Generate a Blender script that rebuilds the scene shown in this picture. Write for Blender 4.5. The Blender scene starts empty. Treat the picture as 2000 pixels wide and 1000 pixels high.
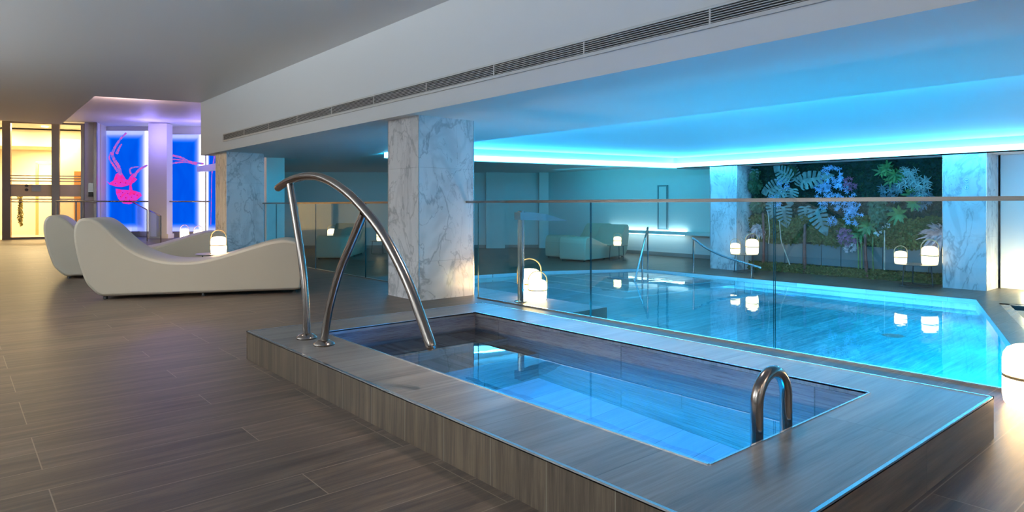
import bpy, bmesh, math, random
from mathutils import Vector, Matrix
random.seed(7)
S = bpy.context.scene
C = S.collection
PI = math.pi

# ------------------------------------------------------------------ helpers
def link(name, me, mat=None, parent=None):
    o = bpy.data.objects.new(name, me); C.objects.link(o)
    if mat is not None:
        for m in (mat if isinstance(mat, (list, tuple)) else [mat]): me.materials.append(m)
    if parent is not None: o.parent = parent
    return o
def obj(name, bm, mat, parent=None, smooth=False, loc=None):
    me = bpy.data.meshes.new(name)
    bmesh.ops.recalc_face_normals(bm, faces=bm.faces)
    if smooth:
        for f in bm.faces: f.smooth = True
        for e in bm.edges:
            if len(e.link_faces) == 2 and (e.calc_face_angle(0) > math.radians(38) or any(len(f.verts) > 30 for f in e.link_faces)): e.smooth = False
        for f in bm.faces:
            if len(f.verts) > 30: f.smooth = False
    bm.to_mesh(me); bm.free()
    o = link(name, me, mat, parent)
    if loc: o.location = loc
    return o
def NB(): return bmesh.new()
def sheet(name, pts, z, mat, parent, loc):
    a = sum(pts[i-1][0]*pts[i][1]-pts[i][0]*pts[i-1][1] for i in range(len(pts)))
    if a < 0: pts = pts[::-1]
    me = bpy.data.meshes.new(name); me.from_pydata([(x, y, z) for x, y in pts], [], [tuple(range(len(pts)))])
    o = link(name, me, mat, parent); o.location = loc; return o
def thing(name, label, cat, loc=(0, 0, 0), rz=0, group=None):
    o = bpy.data.objects.new(name, None); C.objects.link(o)
    o.location = loc; o.rotation_euler = (0, 0, rz); o.empty_display_size = .1
    o['label'] = label; o['category'] = cat
    if group: o['group'] = group
    return o
def tag(o, label, cat, group=None):
    o['label'] = label; o['category'] = cat
    if group: o['group'] = group
    return o
def struct(o, label=None):
    o['kind'] = 'structure'
    if label: o['label'] = label
    return o
def box(bm, x0, x1, y0, y1, z0, z1):
    v = [bm.verts.new(p) for p in ((x0,y0,z0),(x1,y0,z0),(x1,y1,z0),(x0,y1,z0),(x0,y0,z1),(x1,y0,z1),(x1,y1,z1),(x0,y1,z1))]
    for f in ((0,3,2,1),(4,5,6,7),(0,1,5,4),(1,2,6,5),(2,3,7,6),(3,0,4,7)): bm.faces.new([v[i] for i in f])
    return v
def prism(bm, pts, z0, z1):
    lo = [bm.verts.new((x, y, z0)) for x, y in pts]; hi = [bm.verts.new((x, y, z1)) for x, y in pts]
    n = len(pts)
    for i in range(n): bm.faces.new((lo[i], lo[(i+1) % n], hi[(i+1) % n], hi[i]))
    bm.faces.new(hi); bm.faces.new(lo[::-1])
def slab(bm, outer, holes, z0, z1):
    """flat slab with holes"""
    for z in (z0, z1):
        es = []
        for loop in [outer] + holes:
            vs = [bm.verts.new((x, y, z)) for x, y in loop]
            for i in range(len(vs)): es.append(bm.edges.new((vs[i], vs[(i+1) % len(vs)])))
        bmesh.ops.triangle_fill(bm, use_beauty=True, edges=es)
    for loop in [outer] + holes:
        for i in range(len(loop)):
            a, b = loop[i], loop[(i+1) % len(loop)]
            bm.faces.new([bm.verts.new(p) for p in ((a[0],a[1],z0),(b[0],b[1],z0),(b[0],b[1],z1),(a[0],a[1],z1))])
    bmesh.ops.remove_doubles(bm, verts=bm.verts, dist=1e-5)
def wallseg(bm, a, b, z0, z1, t=.1):
    """upright slab from a to b in plan; thickness grows to the left of a->b"""
    d = Vector((b[0]-a[0], b[1]-a[1])).normalized(); n = Vector((-d.y, d.x))*t
    prism(bm, [a, b, (b[0]+n.x, b[1]+n.y), (a[0]+n.x, a[1]+n.y)], z0, z1)
def lathe(bm, prof, n=28, c=(0, 0)):
    rings = []
    for r, z in prof:
        if r < 1e-5: rings.append([bm.verts.new((c[0], c[1], z))])
        else: rings.append([bm.verts.new((c[0]+r*math.cos(2*PI*i/n), c[1]+r*math.sin(2*PI*i/n), z)) for i in range(n)])
    for A, B in zip(rings, rings[1:]):
        for i in range(n):
            j = (i+1) % n
            q = ([A[0]] if len(A) == 1 else [A[i], A[j]]) + ([B[0]] if len(B) == 1 else [B[j], B[i]])
            if len(q) > 2: bm.faces.new(q)
def catmull(P, k=8):
    P = [Vector(p) for p in P]; out = []
    for i in range(len(P)-1):
        p0 = P[i-1] if i else 2*P[0]-P[1]; p1 = P[i]; p2 = P[i+1]; p3 = P[i+2] if i+2 < len(P) else 2*P[-1]-P[-2]
        for j in range(k):
            t = j/k
            out.append(.5*((2*p1)+(-p0+p2)*t+(2*p0-5*p1+4*p2-p3)*t*t+(-p0+3*p1-3*p2+p3)*t**3))
    out.append(P[-1]); return out
def tube(bm, P, r, n=14, cap=True, taper=None):
    P = [Vector(p) for p in P]; m = len(P); T = []
    for i in range(m):
        T.append((P[min(i+1, m-1)]-P[max(i-1, 0)]).normalized())
    up = Vector((0, 0, 1)) if abs(T[0].z) < .9 else Vector((1, 0, 0))
    N = (up-T[0]*up.dot(T[0])).normalized(); rings = []
    for i in range(m):
        N = (N-T[i]*N.dot(T[i])).normalized(); B = T[i].cross(N)
        rr = r if taper is None else r*(1+(taper-1)*i/(m-1))
        rings.append([bm.verts.new(P[i]+rr*(math.cos(2*PI*k/n)*N+math.sin(2*PI*k/n)*B)) for k in range(n)])
        if i in (0, m-1) and cap:
            s = -1 if i == 0 else 1
            extra = []
            for a in (35, 65):
                a = math.radians(a)
                extra.append([bm.verts.new(P[i]+T[i]*s*rr*math.sin(a)*.8+rr*math.cos(a)*(math.cos(2*PI*k/n)*N+math.sin(2*PI*k/n)*B)) for k in range(n)])
            tip = bm.verts.new(P[i]+T[i]*s*rr*.85)
            seq = [rings[-1]]+extra
            for A_, B_ in zip(seq, seq[1:]):
                for k in range(n): bm.faces.new((A_[k], A_[(k+1) % n], B_[(k+1) % n], B_[k]))
            for k in range(n): bm.faces.new((seq[-1][k], seq[-1][(k+1) % n], tip))
    for A_, B_ in zip(rings, rings[1:]):
        for k in range(n): bm.faces.new((A_[k], A_[(k+1) % n], B_[(k+1) % n], B_[k]))

# ------------------------------------------------------------------ materials
def M(name): 
    m = bpy.data.materials.new(name); m.use_nodes = True
    nt = m.node_tree; return m, nt, nt.nodes['Principled BSDF']
def plain(name, col, rough=.5, metal=0, spec=.5, coat=0):
    m, nt, b = M(name); b.inputs['Base Color'].default_value = (*col, 1); b.inputs['Roughness'].default_value = rough
    b.inputs['Metallic'].default_value = metal; b.inputs['Specular IOR Level'].default_value = spec
    b.inputs['Coat Weight'].default_value = coat
    return m
def emit(name, col, s):
    m, nt, b = M(name); nt.nodes.remove(b); e = nt.nodes.new('ShaderNodeEmission')
    e.inputs[0].default_value = (*col, 1); e.inputs[1].default_value = s
    nt.links.new(e.outputs[0], nt.nodes['Material Output'].inputs[0]); return m
def ramp(nt, fac, stops):
    r = nt.nodes.new('ShaderNodeValToRGB'); el = r.color_ramp.elements
    while len(el) < len(stops): el.new(.5)
    for e, (p, c) in zip(el, stops): e.position = p; e.color = (*c, 1)
    nt.links.new(fac, r.inputs[0]); return r.outputs[0]
def wood(name, along, across, dark, mid, light, rough=.3, w=1.2, h=.232, mortar=.0035, mcol=(.04,.032,.026), ox=.13, oy=.055, bump=.15, gs=1.0):
    m, nt, b = M(name); N = nt.nodes; L = nt.links
    g = N.new('ShaderNodeNewGeometry'); s = N.new('ShaderNodeSeparateXYZ'); L.new(g.outputs['Position'], s.inputs[0])
    c = N.new('ShaderNodeCombineXYZ'); L.new(s.outputs[along], c.inputs[0]); L.new(s.outputs[across], c.inputs[1])
    off = N.new('ShaderNodeVectorMath'); off.operation = 'ADD'; off.inputs[1].default_value = (20+ox, 20+oy, 0); L.new(c.outputs[0], off.inputs[0])
    br = N.new('ShaderNodeTexBrick'); L.new(off.outputs[0], br.inputs['Vector'])
    br.inputs['Color1'].default_value = (0,0,0,1); br.inputs['Color2'].default_value = (1,1,1,1); br.inputs['Mortar'].default_value = (.5,.5,.5,1)
    br.inputs['Scale'].default_value = 1; br.inputs['Mortar Size'].default_value = mortar; br.inputs['Brick Width'].default_value = w; br.inputs['Row Height'].default_value = h
    br.inputs['Mortar Smooth'].default_value = .1; br.offset = .37; br.offset_frequency = 3
    mp = N.new('ShaderNodeMapping'); mp.inputs['Scale'].default_value = (1.25*gs, 17*gs, 1); L.new(off.outputs[0], mp.inputs[0])
    mul = N.new('ShaderNodeMath'); mul.operation = 'MULTIPLY'; mul.inputs[1].default_value = 37; L.new(br.outputs['Color'], mul.inputs[0])
    n1 = N.new('ShaderNodeTexNoise'); n1.noise_dimensions = '4D'; n1.inputs['Scale'].default_value = 1.3; n1.inputs['Detail'].default_value = 7; n1.inputs['Roughness'].default_value = .6; n1.inputs['Distortion'].default_value = .7
    L.new(mp.outputs[0], n1.inputs['Vector']); L.new(mul.outputs[0], n1.inputs['W'])
    n2 = N.new('ShaderNodeTexNoise'); n2.noise_dimensions = '4D'; n2.inputs['Scale'].default_value = 5; n2.inputs['Detail'].default_value = 5; n2.inputs['Roughness'].default_value = .7
    mp2 = N.new('ShaderNodeMapping'); mp2.inputs['Scale'].default_value = (1.0*gs, 34*gs, 1); L.new(off.outputs[0], mp2.inputs[0]); L.new(mp2.outputs[0], n2.inputs['Vector']); L.new(mul.outputs[0], n2.inputs['W'])
    mx = N.new('ShaderNodeMath'); mx.operation = 'MULTIPLY_ADD'; mx.inputs[1].default_value = .45; L.new(n2.outputs['Fac'], mx.inputs[0])
    sc = N.new('ShaderNodeMath'); sc.operation = 'MULTIPLY'; sc.inputs[1].default_value = .62; L.new(n1.outputs['Fac'], sc.inputs[0]); L.new(sc.outputs[0], mx.inputs[2])
    col = ramp(nt, mx.outputs[0], [(.40, dark), (.52, mid), (.64, light)])
    # per plank tone
    tone = N.new('ShaderNodeMapRange'); tone.inputs['To Min'].default_value = .8; tone.inputs['To Max'].default_value = 1.15; L.new(br.outputs['Color'], tone.inputs[0])
    vm = N.new('ShaderNodeVectorMath'); vm.operation = 'SCALE'; L.new(col, vm.inputs[0]); L.new(tone.outputs[0], vm.inputs['Scale'])
    mixm = N.new('ShaderNodeMix'); mixm.data_type = 'RGBA'; L.new(br.outputs['Fac'], mixm.inputs[0]); L.new(vm.outputs[0], mixm.inputs[6]); mixm.inputs[7].default_value = (*mcol, 1)
    L.new(mixm.outputs[2], b.inputs['Base Color'])
    rr = N.new('ShaderNodeMapRange'); rr.inputs['To Min'].default_value = rough-(.06 if gs > .5 else .0); rr.inputs['To Max'].default_value = rough+(.12 if gs > .5 else .05); L.new(n2.outputs['Fac'], rr.inputs[0]); L.new(rr.outputs[0], b.inputs['Roughness'])
    bp = N.new('ShaderNodeBump'); bp.inputs['Strength'].default_value = bump; bp.inputs['Distance'].default_value = .004; L.new(mx.outputs[0], bp.inputs['Height']); L.new(bp.outputs[0], b.inputs['Normal'])
    return m
FD, FM, FL = (.026,.014,.008), (.062,.038,.024), (.118,.078,.051)
GROUT = (.19,.145,.10)
W_floor = wood('floor_wood_tile', 0, 1, FD, FM, FL, .40, mcol=GROUT, mortar=.0022)
W_deck = wood('deck_wood_tile', 0, 1, FD, FM, FL, .36, mcol=GROUT, mortar=.002)
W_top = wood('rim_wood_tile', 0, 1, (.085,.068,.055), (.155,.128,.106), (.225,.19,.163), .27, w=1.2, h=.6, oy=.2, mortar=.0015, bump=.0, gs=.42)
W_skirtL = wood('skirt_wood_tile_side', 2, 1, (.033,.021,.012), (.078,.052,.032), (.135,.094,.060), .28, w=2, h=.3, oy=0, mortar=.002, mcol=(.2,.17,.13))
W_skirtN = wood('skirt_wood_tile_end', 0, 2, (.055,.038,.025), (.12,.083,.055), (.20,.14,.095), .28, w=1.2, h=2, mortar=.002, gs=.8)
W_inX = wood('basin_wood_tile_x', 0, 2, (.06,.048,.045), (.115,.092,.085), (.17,.145,.13), .25, w=1.2, h=.25)
W_inY = wood('basin_wood_tile_y', 1, 2, (.06,.048,.045), (.115,.092,.085), (.17,.145,.13), .25, w=1.2, h=.25)
W_pool = wood('pool_floor_tile', 0, 1, (.07,.30,.36), (.16,.46,.52), (.34,.66,.70), .4, w=1.2, h=.24, mortar=.001, mcol=(.3,.35,.38))
W_poolwall = wood('pool_wall_tile', 1, 2, (.6,.62,.62), (.7,.72,.72), (.82,.83,.83), .4, w=1.2, h=.24, mortar=.001)
W_spa = wood('spa_floor_tile', 0, 1, (.34,.42,.5), (.42,.5,.58), (.5,.58,.66), .4, mortar=.001)
def plaster(name, col, rough=.6):
    m, nt, b = M(name); b.inputs['Roughness'].default_value = rough; b.inputs['Base Color'].default_value = (*col, 1); b.inputs['Specular IOR Level'].default_value = .25
    n = nt.nodes.new('ShaderNodeTexNoise'); n.inputs['Scale'].default_value = 60; n.inputs['Detail'].default_value = 3
    tc = nt.nodes.new('ShaderNodeNewGeometry'); nt.links.new(tc.outputs['Position'], n.inputs['Vector'])
    bp = nt.nodes.new('ShaderNodeBump'); bp.inputs['Strength'].default_value = .05; bp.inputs['Distance'].default_value = .002
    nt.links.new(n.outputs['Fac'], bp.inputs['Height']); nt.links.new(bp.outputs[0], b.inputs['Normal']); return m
P_white = plaster('white_plaster', (.78,.77,.75)); P_ceil = plaster('ceiling_paint', (.76,.76,.76), .55)
P_warm = plaster('cream_plaster', (.86,.78,.62))
P_grey = plaster('grey_plinth', (.30,.28,.27))
def marble(name):
    m, nt, b = M(name); N = nt.nodes; L = nt.links
    g = N.new('ShaderNodeNewGeometry')
    mp = N.new('ShaderNodeMapping'); mp.inputs['Rotation'].default_value = (.35, .5, .2); mp.inputs['Scale'].default_value = (1.2, 1.2, .62); L.new(g.outputs['Position'], mp.inputs[0])
    def vein(scale, dist, wdt, seed, det=6):
        n = N.new('ShaderNodeTexNoise'); n.noise_dimensions = '4D'; n.inputs['W'].default_value = seed
        n.inputs['Scale'].default_value = scale; n.inputs['Detail'].default_value = det; n.inputs['Roughness'].default_value = .55; n.inputs['Distortion'].default_value = dist
        L.new(mp.outputs[0], n.inputs['Vector'])
        a = N.new('ShaderNodeMath'); a.operation = 'SUBTRACT'; a.inputs[1].default_value = .5; L.new(n.outputs['Fac'], a.inputs[0])
        b_ = N.new('ShaderNodeMath'); b_.operation = 'ABSOLUTE'; L.new(a.outputs[0], b_.inputs[0])
        r = N.new('ShaderNodeMapRange'); r.inputs['From Min'].default_value = 0; r.inputs['From Max'].default_value = wdt; r.inputs['To Min'].default_value = 1; r.inputs['To Max'].default_value = 0
        r.interpolation_type = 'SMOOTHSTEP'; L.new(b_.outputs[0], r.inputs[0]); return r.outputs[0]
    v1 = vein(1.5, 1.1, .022, 3.1); v2 = vein(3.2, 1.4, .016, 9.7); 
    msk = N.new('ShaderNodeTexNoise'); msk.inputs['Scale'].default_value = 1.6; msk.inputs['Detail'].default_value = 2; L.new(mp.outputs[0], msk.inputs['Vector'])
    mr = N.new('ShaderNodeMapRange'); mr.inputs['From Min'].default_value = .42; mr.inputs['From Max'].default_value = .62; L.new(msk.outputs['Fac'], mr.inputs[0])
    q = N.new('ShaderNodeMath'); q.operation = 'MULTIPLY'; L.new(v2, q.inputs[0]); L.new(mr.outputs[0], q.inputs[1])
    mx = N.new('ShaderNodeMath'); mx.operation = 'MAXIMUM'; L.new(v1, mx.inputs[0]); L.new(q.outputs[0], mx.inputs[1])
    q2 = N.new('ShaderNodeMath'); q2.operation = 'MULTIPLY'; q2.inputs[1].default_value = .5; L.new(mx.outputs[0], q2.inputs[0])
    soft = vein(1.2, 1.6, .09, 5.5, 3); q3 = N.new('ShaderNodeMath'); q3.operation = 'MULTIPLY_ADD'; q3.inputs[1].default_value = .22; L.new(soft, q3.inputs[0]); L.new(q2.outputs[0], q3.inputs[2])
    col = ramp(nt, q3.outputs[0], [(0, (.74,.73,.73)), (.35, (.55,.545,.55)), (1, (.25,.25,.27))])
    L.new(col, b.inputs['Base Color']); b.inputs['Roughness'].default_value = .16
    return m
MARBLE = marble('white_veined_marble')
STEEL = plain('brushed_bronze_steel', (.27,.225,.195), .2, 1); CHROME = plain('polished_chrome', (.5,.5,.52), .1, 1)
ALU = plain('satin_aluminium', (.62,.6,.58), .3, 1); RAILM = plain('handrail_steel', (.30,.26,.23), .18, 1)
DARKMETAL = plain('black_powder_steel', (.03,.03,.035), .45); BLACKP = plain('black_plastic', (.02,.02,.02), .5)
EDGE = plain('bright_edge_trim', (.7,.72,.74), .2, 1)
LOUNGE = plain('cream_lounger_shell', (.48,.40,.30), .45, 0, .4)
OAK = plain('oak_strap', (.55,.36,.17), .5)
VENTM = plain('white_vent_metal', (.62,.6,.57), .5); DARK = plain('dark_void', (.015,.014,.013), .9)
FRAME = plain('bronze_door_frame', (.34,.29,.26), .3, 1)
LED = emit('cyan_led_diffuser', (.13,.66,1.0), 12)
LED2 = emit('white_cyan_led', (.6,.9,1.0), 9)
LAMPM = emit('lantern_opal_glow', (1.0,.69,.36), 17)
LAMPD = emit('lantern_opal_glow_dim', (1.0,.72,.42), 4.5)
def glass(name, tint=(.86,.95,.95), ior=1.45, minr=0):
    m, nt, b = M(name); N = nt.nodes; L = nt.links; N.remove(b)
    t = N.new('ShaderNodeBsdfTransparent'); t.inputs[0].default_value = (*tint, 1)
    g = N.new('ShaderNodeBsdfGlossy'); g.inputs['Roughness'].default_value = .0; g.inputs[0].default_value = (.95,.97,.97,1)
    f = N.new('ShaderNodeFresnel'); ge = N.new('ShaderNodeNewGeometry'); k = N.new('ShaderNodeMapRange')
    k.inputs['To Min'].default_value = ior; k.inputs['To Max'].default_value = 1/ior; L.new(ge.outputs['Backfacing'], k.inputs[0]); L.new(k.outputs[0], f.inputs[0])
    x = N.new('ShaderNodeMixShader'); L.new(f.outputs[0], x.inputs[0]); L.new(t.outputs[0], x.inputs[1]); L.new(g.outputs[0], x.inputs[2]); L.new(x.outputs[0], N['Material Output'].inputs[0])
    return m
GLASS = glass('balustrade_glass', (.88,.965,.965)); GEDGE = plain('glass_edge_teal', (.01,.06,.07), .15)
DGLASS = glass('door_glass', (.97,.97,.95))
FROST = plain('frosted_band', (.95,.78,.5), .6)
def water(name, sc=2.2, st=.05, tint=(.9,.97,1)):
    m, nt, b = M(name); N = nt.nodes; L = nt.links; N.remove(b)
    g = N.new('ShaderNodeBsdfGlass'); g.inputs['IOR'].default_value = 1.33; g.inputs['Roughness'].default_value = 0; g.inputs[0].default_value = (*tint, 1)
    n = N.new('ShaderNodeTexNoise'); n.inputs['Scale'].default_value = sc; n.inputs['Detail'].default_value = 2
    ge = N.new('ShaderNodeNewGeometry'); L.new(ge.outputs['Position'], n.inputs['Vector'])
    bp = N.new('ShaderNodeBump'); bp.inputs['Strength'].default_value = st; bp.inputs['Distance'].default_value = .05; L.new(n.outputs['Fac'], bp.inputs['Height']); L.new(bp.outputs[0], g.inputs['Normal'])
    L.new(g.outputs[0], N['Material Output'].inputs[0]); return m
WATER = water('pool_water', 2.5, .035); WATER2 = water('spa_water', 3, .012)

# ------------------------------------------------------------------ setting: floors
zf, zd, zw = 0.0, -.39, -.43
UP = [(-4,-4),(4.5,-4),(4.5,4.45),(5.04,4.45),(5.04,8.5),(4.5,8.5),(4.5,14.1),(5.28,14.55),(6.4,21.4),(6.45,24.8),(3.9,25.6),(-4,27)]
bm = NB(); SPA_IN = [(1.885,1.225),(3.155,1.225),(3.155,4.16),(1.885,4.16)]
slab(bm, UP, [[(1.6,1),(3.4,1),(3.4,4.4),(1.6,4.4)]], -.2, 0); struct(obj('floor', bm, W_floor))
POOL = [(4.56,.57),(8.07,1.77),(11.8,3.05),(11.8,9.4),(9.73,10.42),(8.4,10.65),(7.0,10.9),(5.05,8.3),(5.05,4.44),(4.56,4.44)]
POOL2 = [(9.48,2.0),(11.6,2.72),(13.0,-2.5),(8.0,-2.5),(7.2,1.2)]
LOW = [(4.52,-4),(16,-4),(16,17),(7.5,23.5),(6.5,23.5),(5.95,15.1),(5.34,14.45),(4.52,14.05),(4.52,8.52),(5.045,8.52),(5.045,4.44),(4.55,4.44)]
HOLE = [(4.561,.57)]+POOL[1:7]+[(5.06,8.3),(5.06,4.43),(4.561,4.43)]
bm = NB(); slab(bm, LOW, [HOLE, POOL2], zd-.2, zd); struct(obj('floor_pool_deck', bm, W_deck))
bm = NB(); slab(bm, UP, [[(1.6,1),(3.4,1),(3.4,4.4),(1.6,4.4)]], -.6, -.21); o = struct(obj('floor_base', bm, W_skirtL))

# main pool basin
def basin(name_prefix, poly, zt, zb, wm, fm, th=.12):
    bm = NB(); n = len(poly)
    for i in range(n):
        a, b = poly[i], poly[(i+1) % n]
        d = Vector((a[0]-b[0], a[1]-b[1])).normalized(); q = Vector((d.y, -d.x))*.004
        wallseg(bm, (b[0]+q.x, b[1]+q.y), (a[0]+q.x, a[1]+q.y), zb-.1, zt, th)
    w = obj(name_prefix+'_wall', bm, wm)
    bm = NB(); prism(bm, poly, zb-.1, zb); f = obj(name_prefix+'_floor', bm, fm)
    return w, f
root = thing('swimming_pool', 'large indoor pool of cyan lit water behind the glass balustrade', 'pool', (8,6,zd))
w, f = basin('basin', POOL, zd-.005, -1.35, W_poolwall, W_pool)
for o in (w, f): o.parent = root; o.location = (-8,-6,-zd)
sheet('water_surface', POOL, zw, WATER, root, (-8,-6,-zd))
# corner steps; white edge strips imitate the glow of LED lines
for k, (dx, dy, z) in enumerate(((1.35,1.0,-.62),(1.95,1.45,-.82),(2.5,1.9,-1.02),(3.05,2.35,-1.2))):
    c0 = (11.79, 9.39); ax = Vector((-.985,.17)); 
    p = [(c0[0], c0[1]), (c0[0], c0[1]-dy), (c0[0]-dx, c0[1]-dy+.10*dx), (c0[0]-dx, c0[1]+.47*dx)]
    bm = NB(); prism(bm, p, -1.36, z); st = obj('step', bm, W_pool, root, loc=(-8,-6,-zd))
    bm = NB(); wallseg(bm, p[1], p[2], z-.01, z+.006, .06); wallseg(bm, p[2], p[3], z-.01, z+.006, .06)
    n_ = obj('painted_led_nosing', bm, plain('painted_led_white', (.9,.9,.9), .4), st)
# drains
for x, y in ((9.0,3.2),(7.6,6.3)):
    bm = NB(); lathe(bm, [(0,-1.34),(.12,-1.34),(.12,-1.345)], 20, (x, y)); obj('drain_cover', bm, ALU, root, loc=(-8,-6,-zd))
root2 = thing('plunge_pool', 'corner of a second basin at the right edge beside the big pool', 'pool', (10,0,zd))
w, f = basin('basin', POOL2, zd-.005, -1.3, W_inY, W_inX)
for o in (w, f): o.parent = root2; o.location = (-10,0,-zd)
sheet('water_surface', POOL2, zw, WATER, root2, (-10,0,-zd))

# ------------------------------------------------------------------ raised spa
sp = thing('raised_spa', 'rectangular sunken spa with wood-look tiled rim and deep blue water', 'hot tub', (2.5,2.7,0))
def spo(name, bm, mat, parent=sp, **k):
    o = obj(name, bm, mat, parent, **k)
    if parent is sp: o.location = (-2.5,-2.7,0)
    return o
OUT = [(1.51,.84),(3.505,.84),(3.505,4.53),(1.51,4.53)]
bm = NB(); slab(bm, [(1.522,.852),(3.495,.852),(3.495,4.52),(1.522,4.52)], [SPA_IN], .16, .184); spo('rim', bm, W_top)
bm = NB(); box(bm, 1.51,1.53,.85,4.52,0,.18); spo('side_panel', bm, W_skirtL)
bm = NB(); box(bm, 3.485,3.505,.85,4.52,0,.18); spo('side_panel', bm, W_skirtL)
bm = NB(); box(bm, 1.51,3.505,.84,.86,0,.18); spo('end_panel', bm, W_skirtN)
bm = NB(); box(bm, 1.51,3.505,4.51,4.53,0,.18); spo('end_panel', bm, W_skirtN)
bm = NB()
for a, b in zip(OUT, OUT[1:]+OUT[:1]): wallseg(bm, a, b, .176, .187, .012)
spo('edge_trim', bm, EDGE)
bm = NB()
for a, b in zip(SPA_IN, SPA_IN[1:]+SPA_IN[:1]): wallseg(bm, b, a, .177, .187, .008)
spo('edge_trim', bm, EDGE)
bm = NB(); x0, x1, y0, y1 = 1.885, 3.155, 1.225, 4.16
box(bm, x0-.06,x0,y0-.06,y1+.06,-.95,.159); spo('basin_side', bm, W_inY)
bm = NB(); box(bm, x1,x1+.06,y0-.06,y1+.06,-.95,.159); spo('basin_side', bm, W_inY)
bm = NB(); box(bm, x0,x1,y0-.06,y0,-.95,.159); spo('basin_end', bm, W_inX)
bm = NB(); box(bm, x0,x1,y1,y1+.06,-.95,.159); spo('basin_end', bm, W_inX)
bm = NB(); box(bm, x0,x1,y0,y1,-.95,-.85); spo('basin_floor', bm, W_spa)
bm = NB(); box(bm, x0,x1,3.76,y1,-.85,-.05); spo('step', bm, W_inX)
bm = NB(); box(bm, x0,x1,3.42,3.76,-.85,-.26); spo('step', bm, W_inX)
sheet('water_surface', SPA_IN, .067, WATER2, sp, (-2.5,-2.7,0))

# arched handrail (runs down the long side of the steps)
X0 = 1.72
hr = thing('arched_handrail', 'tall arched bronze steel handrail with two bowed posts on the spa rim', 'handrail', (X0,3.9,.184))
def hp(P): return [(0, y-3.9, z-.184) for y, z in P]
arch = [(4.52,1.15),(4.365,1.186),(4.2,1.207),(4.029,1.215),(3.86,1.205),(3.674,1.168),(3.462,1.097),(3.26,1.0),(3.08,.89),(2.92,.753),(2.802,.629),(2.705,.5),(2.611,.367)]
bm = NB(); tube(bm, catmull(hp(arch), 6), .0255, 18); obj('top_rail', bm, STEEL, hr, True)
bm = NB(); tube(bm, catmull(hp([(4.037,.186),(4.042,.32),(4.061,.484),(4.122,.703),(4.209,.926),(4.305,1.17)]), 6), .0235, 18, cap=False); obj('post', bm, STEEL, hr, True)
bm = NB(); tube(bm, catmull(hp([(3.78,.186),(3.752,.3),(3.688,.45),(3.566,.65),(3.437,.8),(3.275,.985)]), 6), .0235, 18, cap=False); obj('post', bm, STEEL, hr, True)
for y in (4.037, 3.78):
    bm = NB(); lathe(bm, [(0,.0),(.062,.0),(.064,.008),(.058,.018),(.040,.028),(.028,.034),(.0,.034)], 28, (0, y-3.9)); obj('base_flange', bm, STEEL, hr, True)
# U grab rail
gr = thing('grab_rail', 'short inverted U grab rail rising inside the near end of the spa', 'handrail', (2.385,1.275,-.3))
P = [(-.11,0,-.1),(-.11,0,.3),(-.11,0,.52)]
for a in range(0, 181, 15): P.append((-.11*math.cos(math.radians(a)), 0, .585+.11*math.sin(math.radians(a))))
P += [(.11,0,.52),(.11,0,.3),(.11,0,-.1)]
bm = NB(); tube(bm, P, .0235, 18); obj('rail_tube', bm, STEEL, gr, True)
for x in (-.11,.11):
    bm = NB(); tube(bm, [(x,-.045,0),(x,.0,0)], .018, 12); obj('wall_bracket', bm, STEEL, gr, True)

# ------------------------------------------------------------------ ceilings, soffit, walls
bm = NB(); slab(bm, [(-4,-4),(3.72,-4),(3.72,13.7),(2.0,14.17),(2.07,19.63),(.87,19.63),(-4,19.5)], [], 3.03, 3.58); struct(obj('ceiling', bm, P_ceil))
bm = NB(); slab(bm, [(-4,-4.1),(16,-4.1),(16,24),(6.5,30),(-4,30)], [], 3.6, 3.8); struct(obj('ceiling_raised', bm, P_ceil))
bm = NB(); prism(bm, [(3.7,-4),(6.08,-4),(6.08,13.1),(3.7,13.7)], 2.0, 3.6); struct(obj('ceiling_bulkhead', bm, P_ceil))
bm = NB(); prism(bm, [(6.08,-4),(13.75,-4),(13.75,9.2),(6.08,10.82)], 2.14, 2.5); struct(obj('ceiling_tray', bm, P_ceil))
bm = NB(); lp = [(13.03,-4),(13.03,9.33),(6.08,10.79)]
wallseg(bm, lp[1], lp[0], 1.9, 2.34, .05) ; wallseg(bm, lp[2], lp[1], 1.9, 2.34, .05)
prism(bm, [(13.03,-4),(13.9,-4),(13.9,9.4),(13.03,9.38)], 1.9, 1.95)
o = struct(obj('ceiling_trough', bm, P_ceil))
bm = NB(); slab(bm, [(6.1,10.9),(13.05,9.45),(16,9.4),(16,17),(7.5,23.8),(6.1,23.8)], [], 2.12, 2.3); struct(obj('ceiling_back', bm, P_ceil))
for a, b, lab in ((lp[2], (12.97,9.33), 'cyan light strip along the back edge of the pool ceiling, ending behind the column'), ((12.97,9.33), (12.97,-4), 'cyan light strip above the planted wall')):
    led = thing('led_strip_light', lab, 'strip light', (a[0],a[1],1.93))
    bm = NB(); d = Vector((b[0]-a[0], b[1]-a[1])).normalized(); n = Vector((d.y, -d.x))
    a2 = (a[0]+n.x*.03, a[1]+n.y*.03); b2 = (b[0]+n.x*.03, b[1]+n.y*.03)
    wallseg(bm, a2, b2, 1.915, 2.01, .03); obj('led_diffuser', bm, LED, led, loc=(-a[0],-a[1],-1.93))
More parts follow.
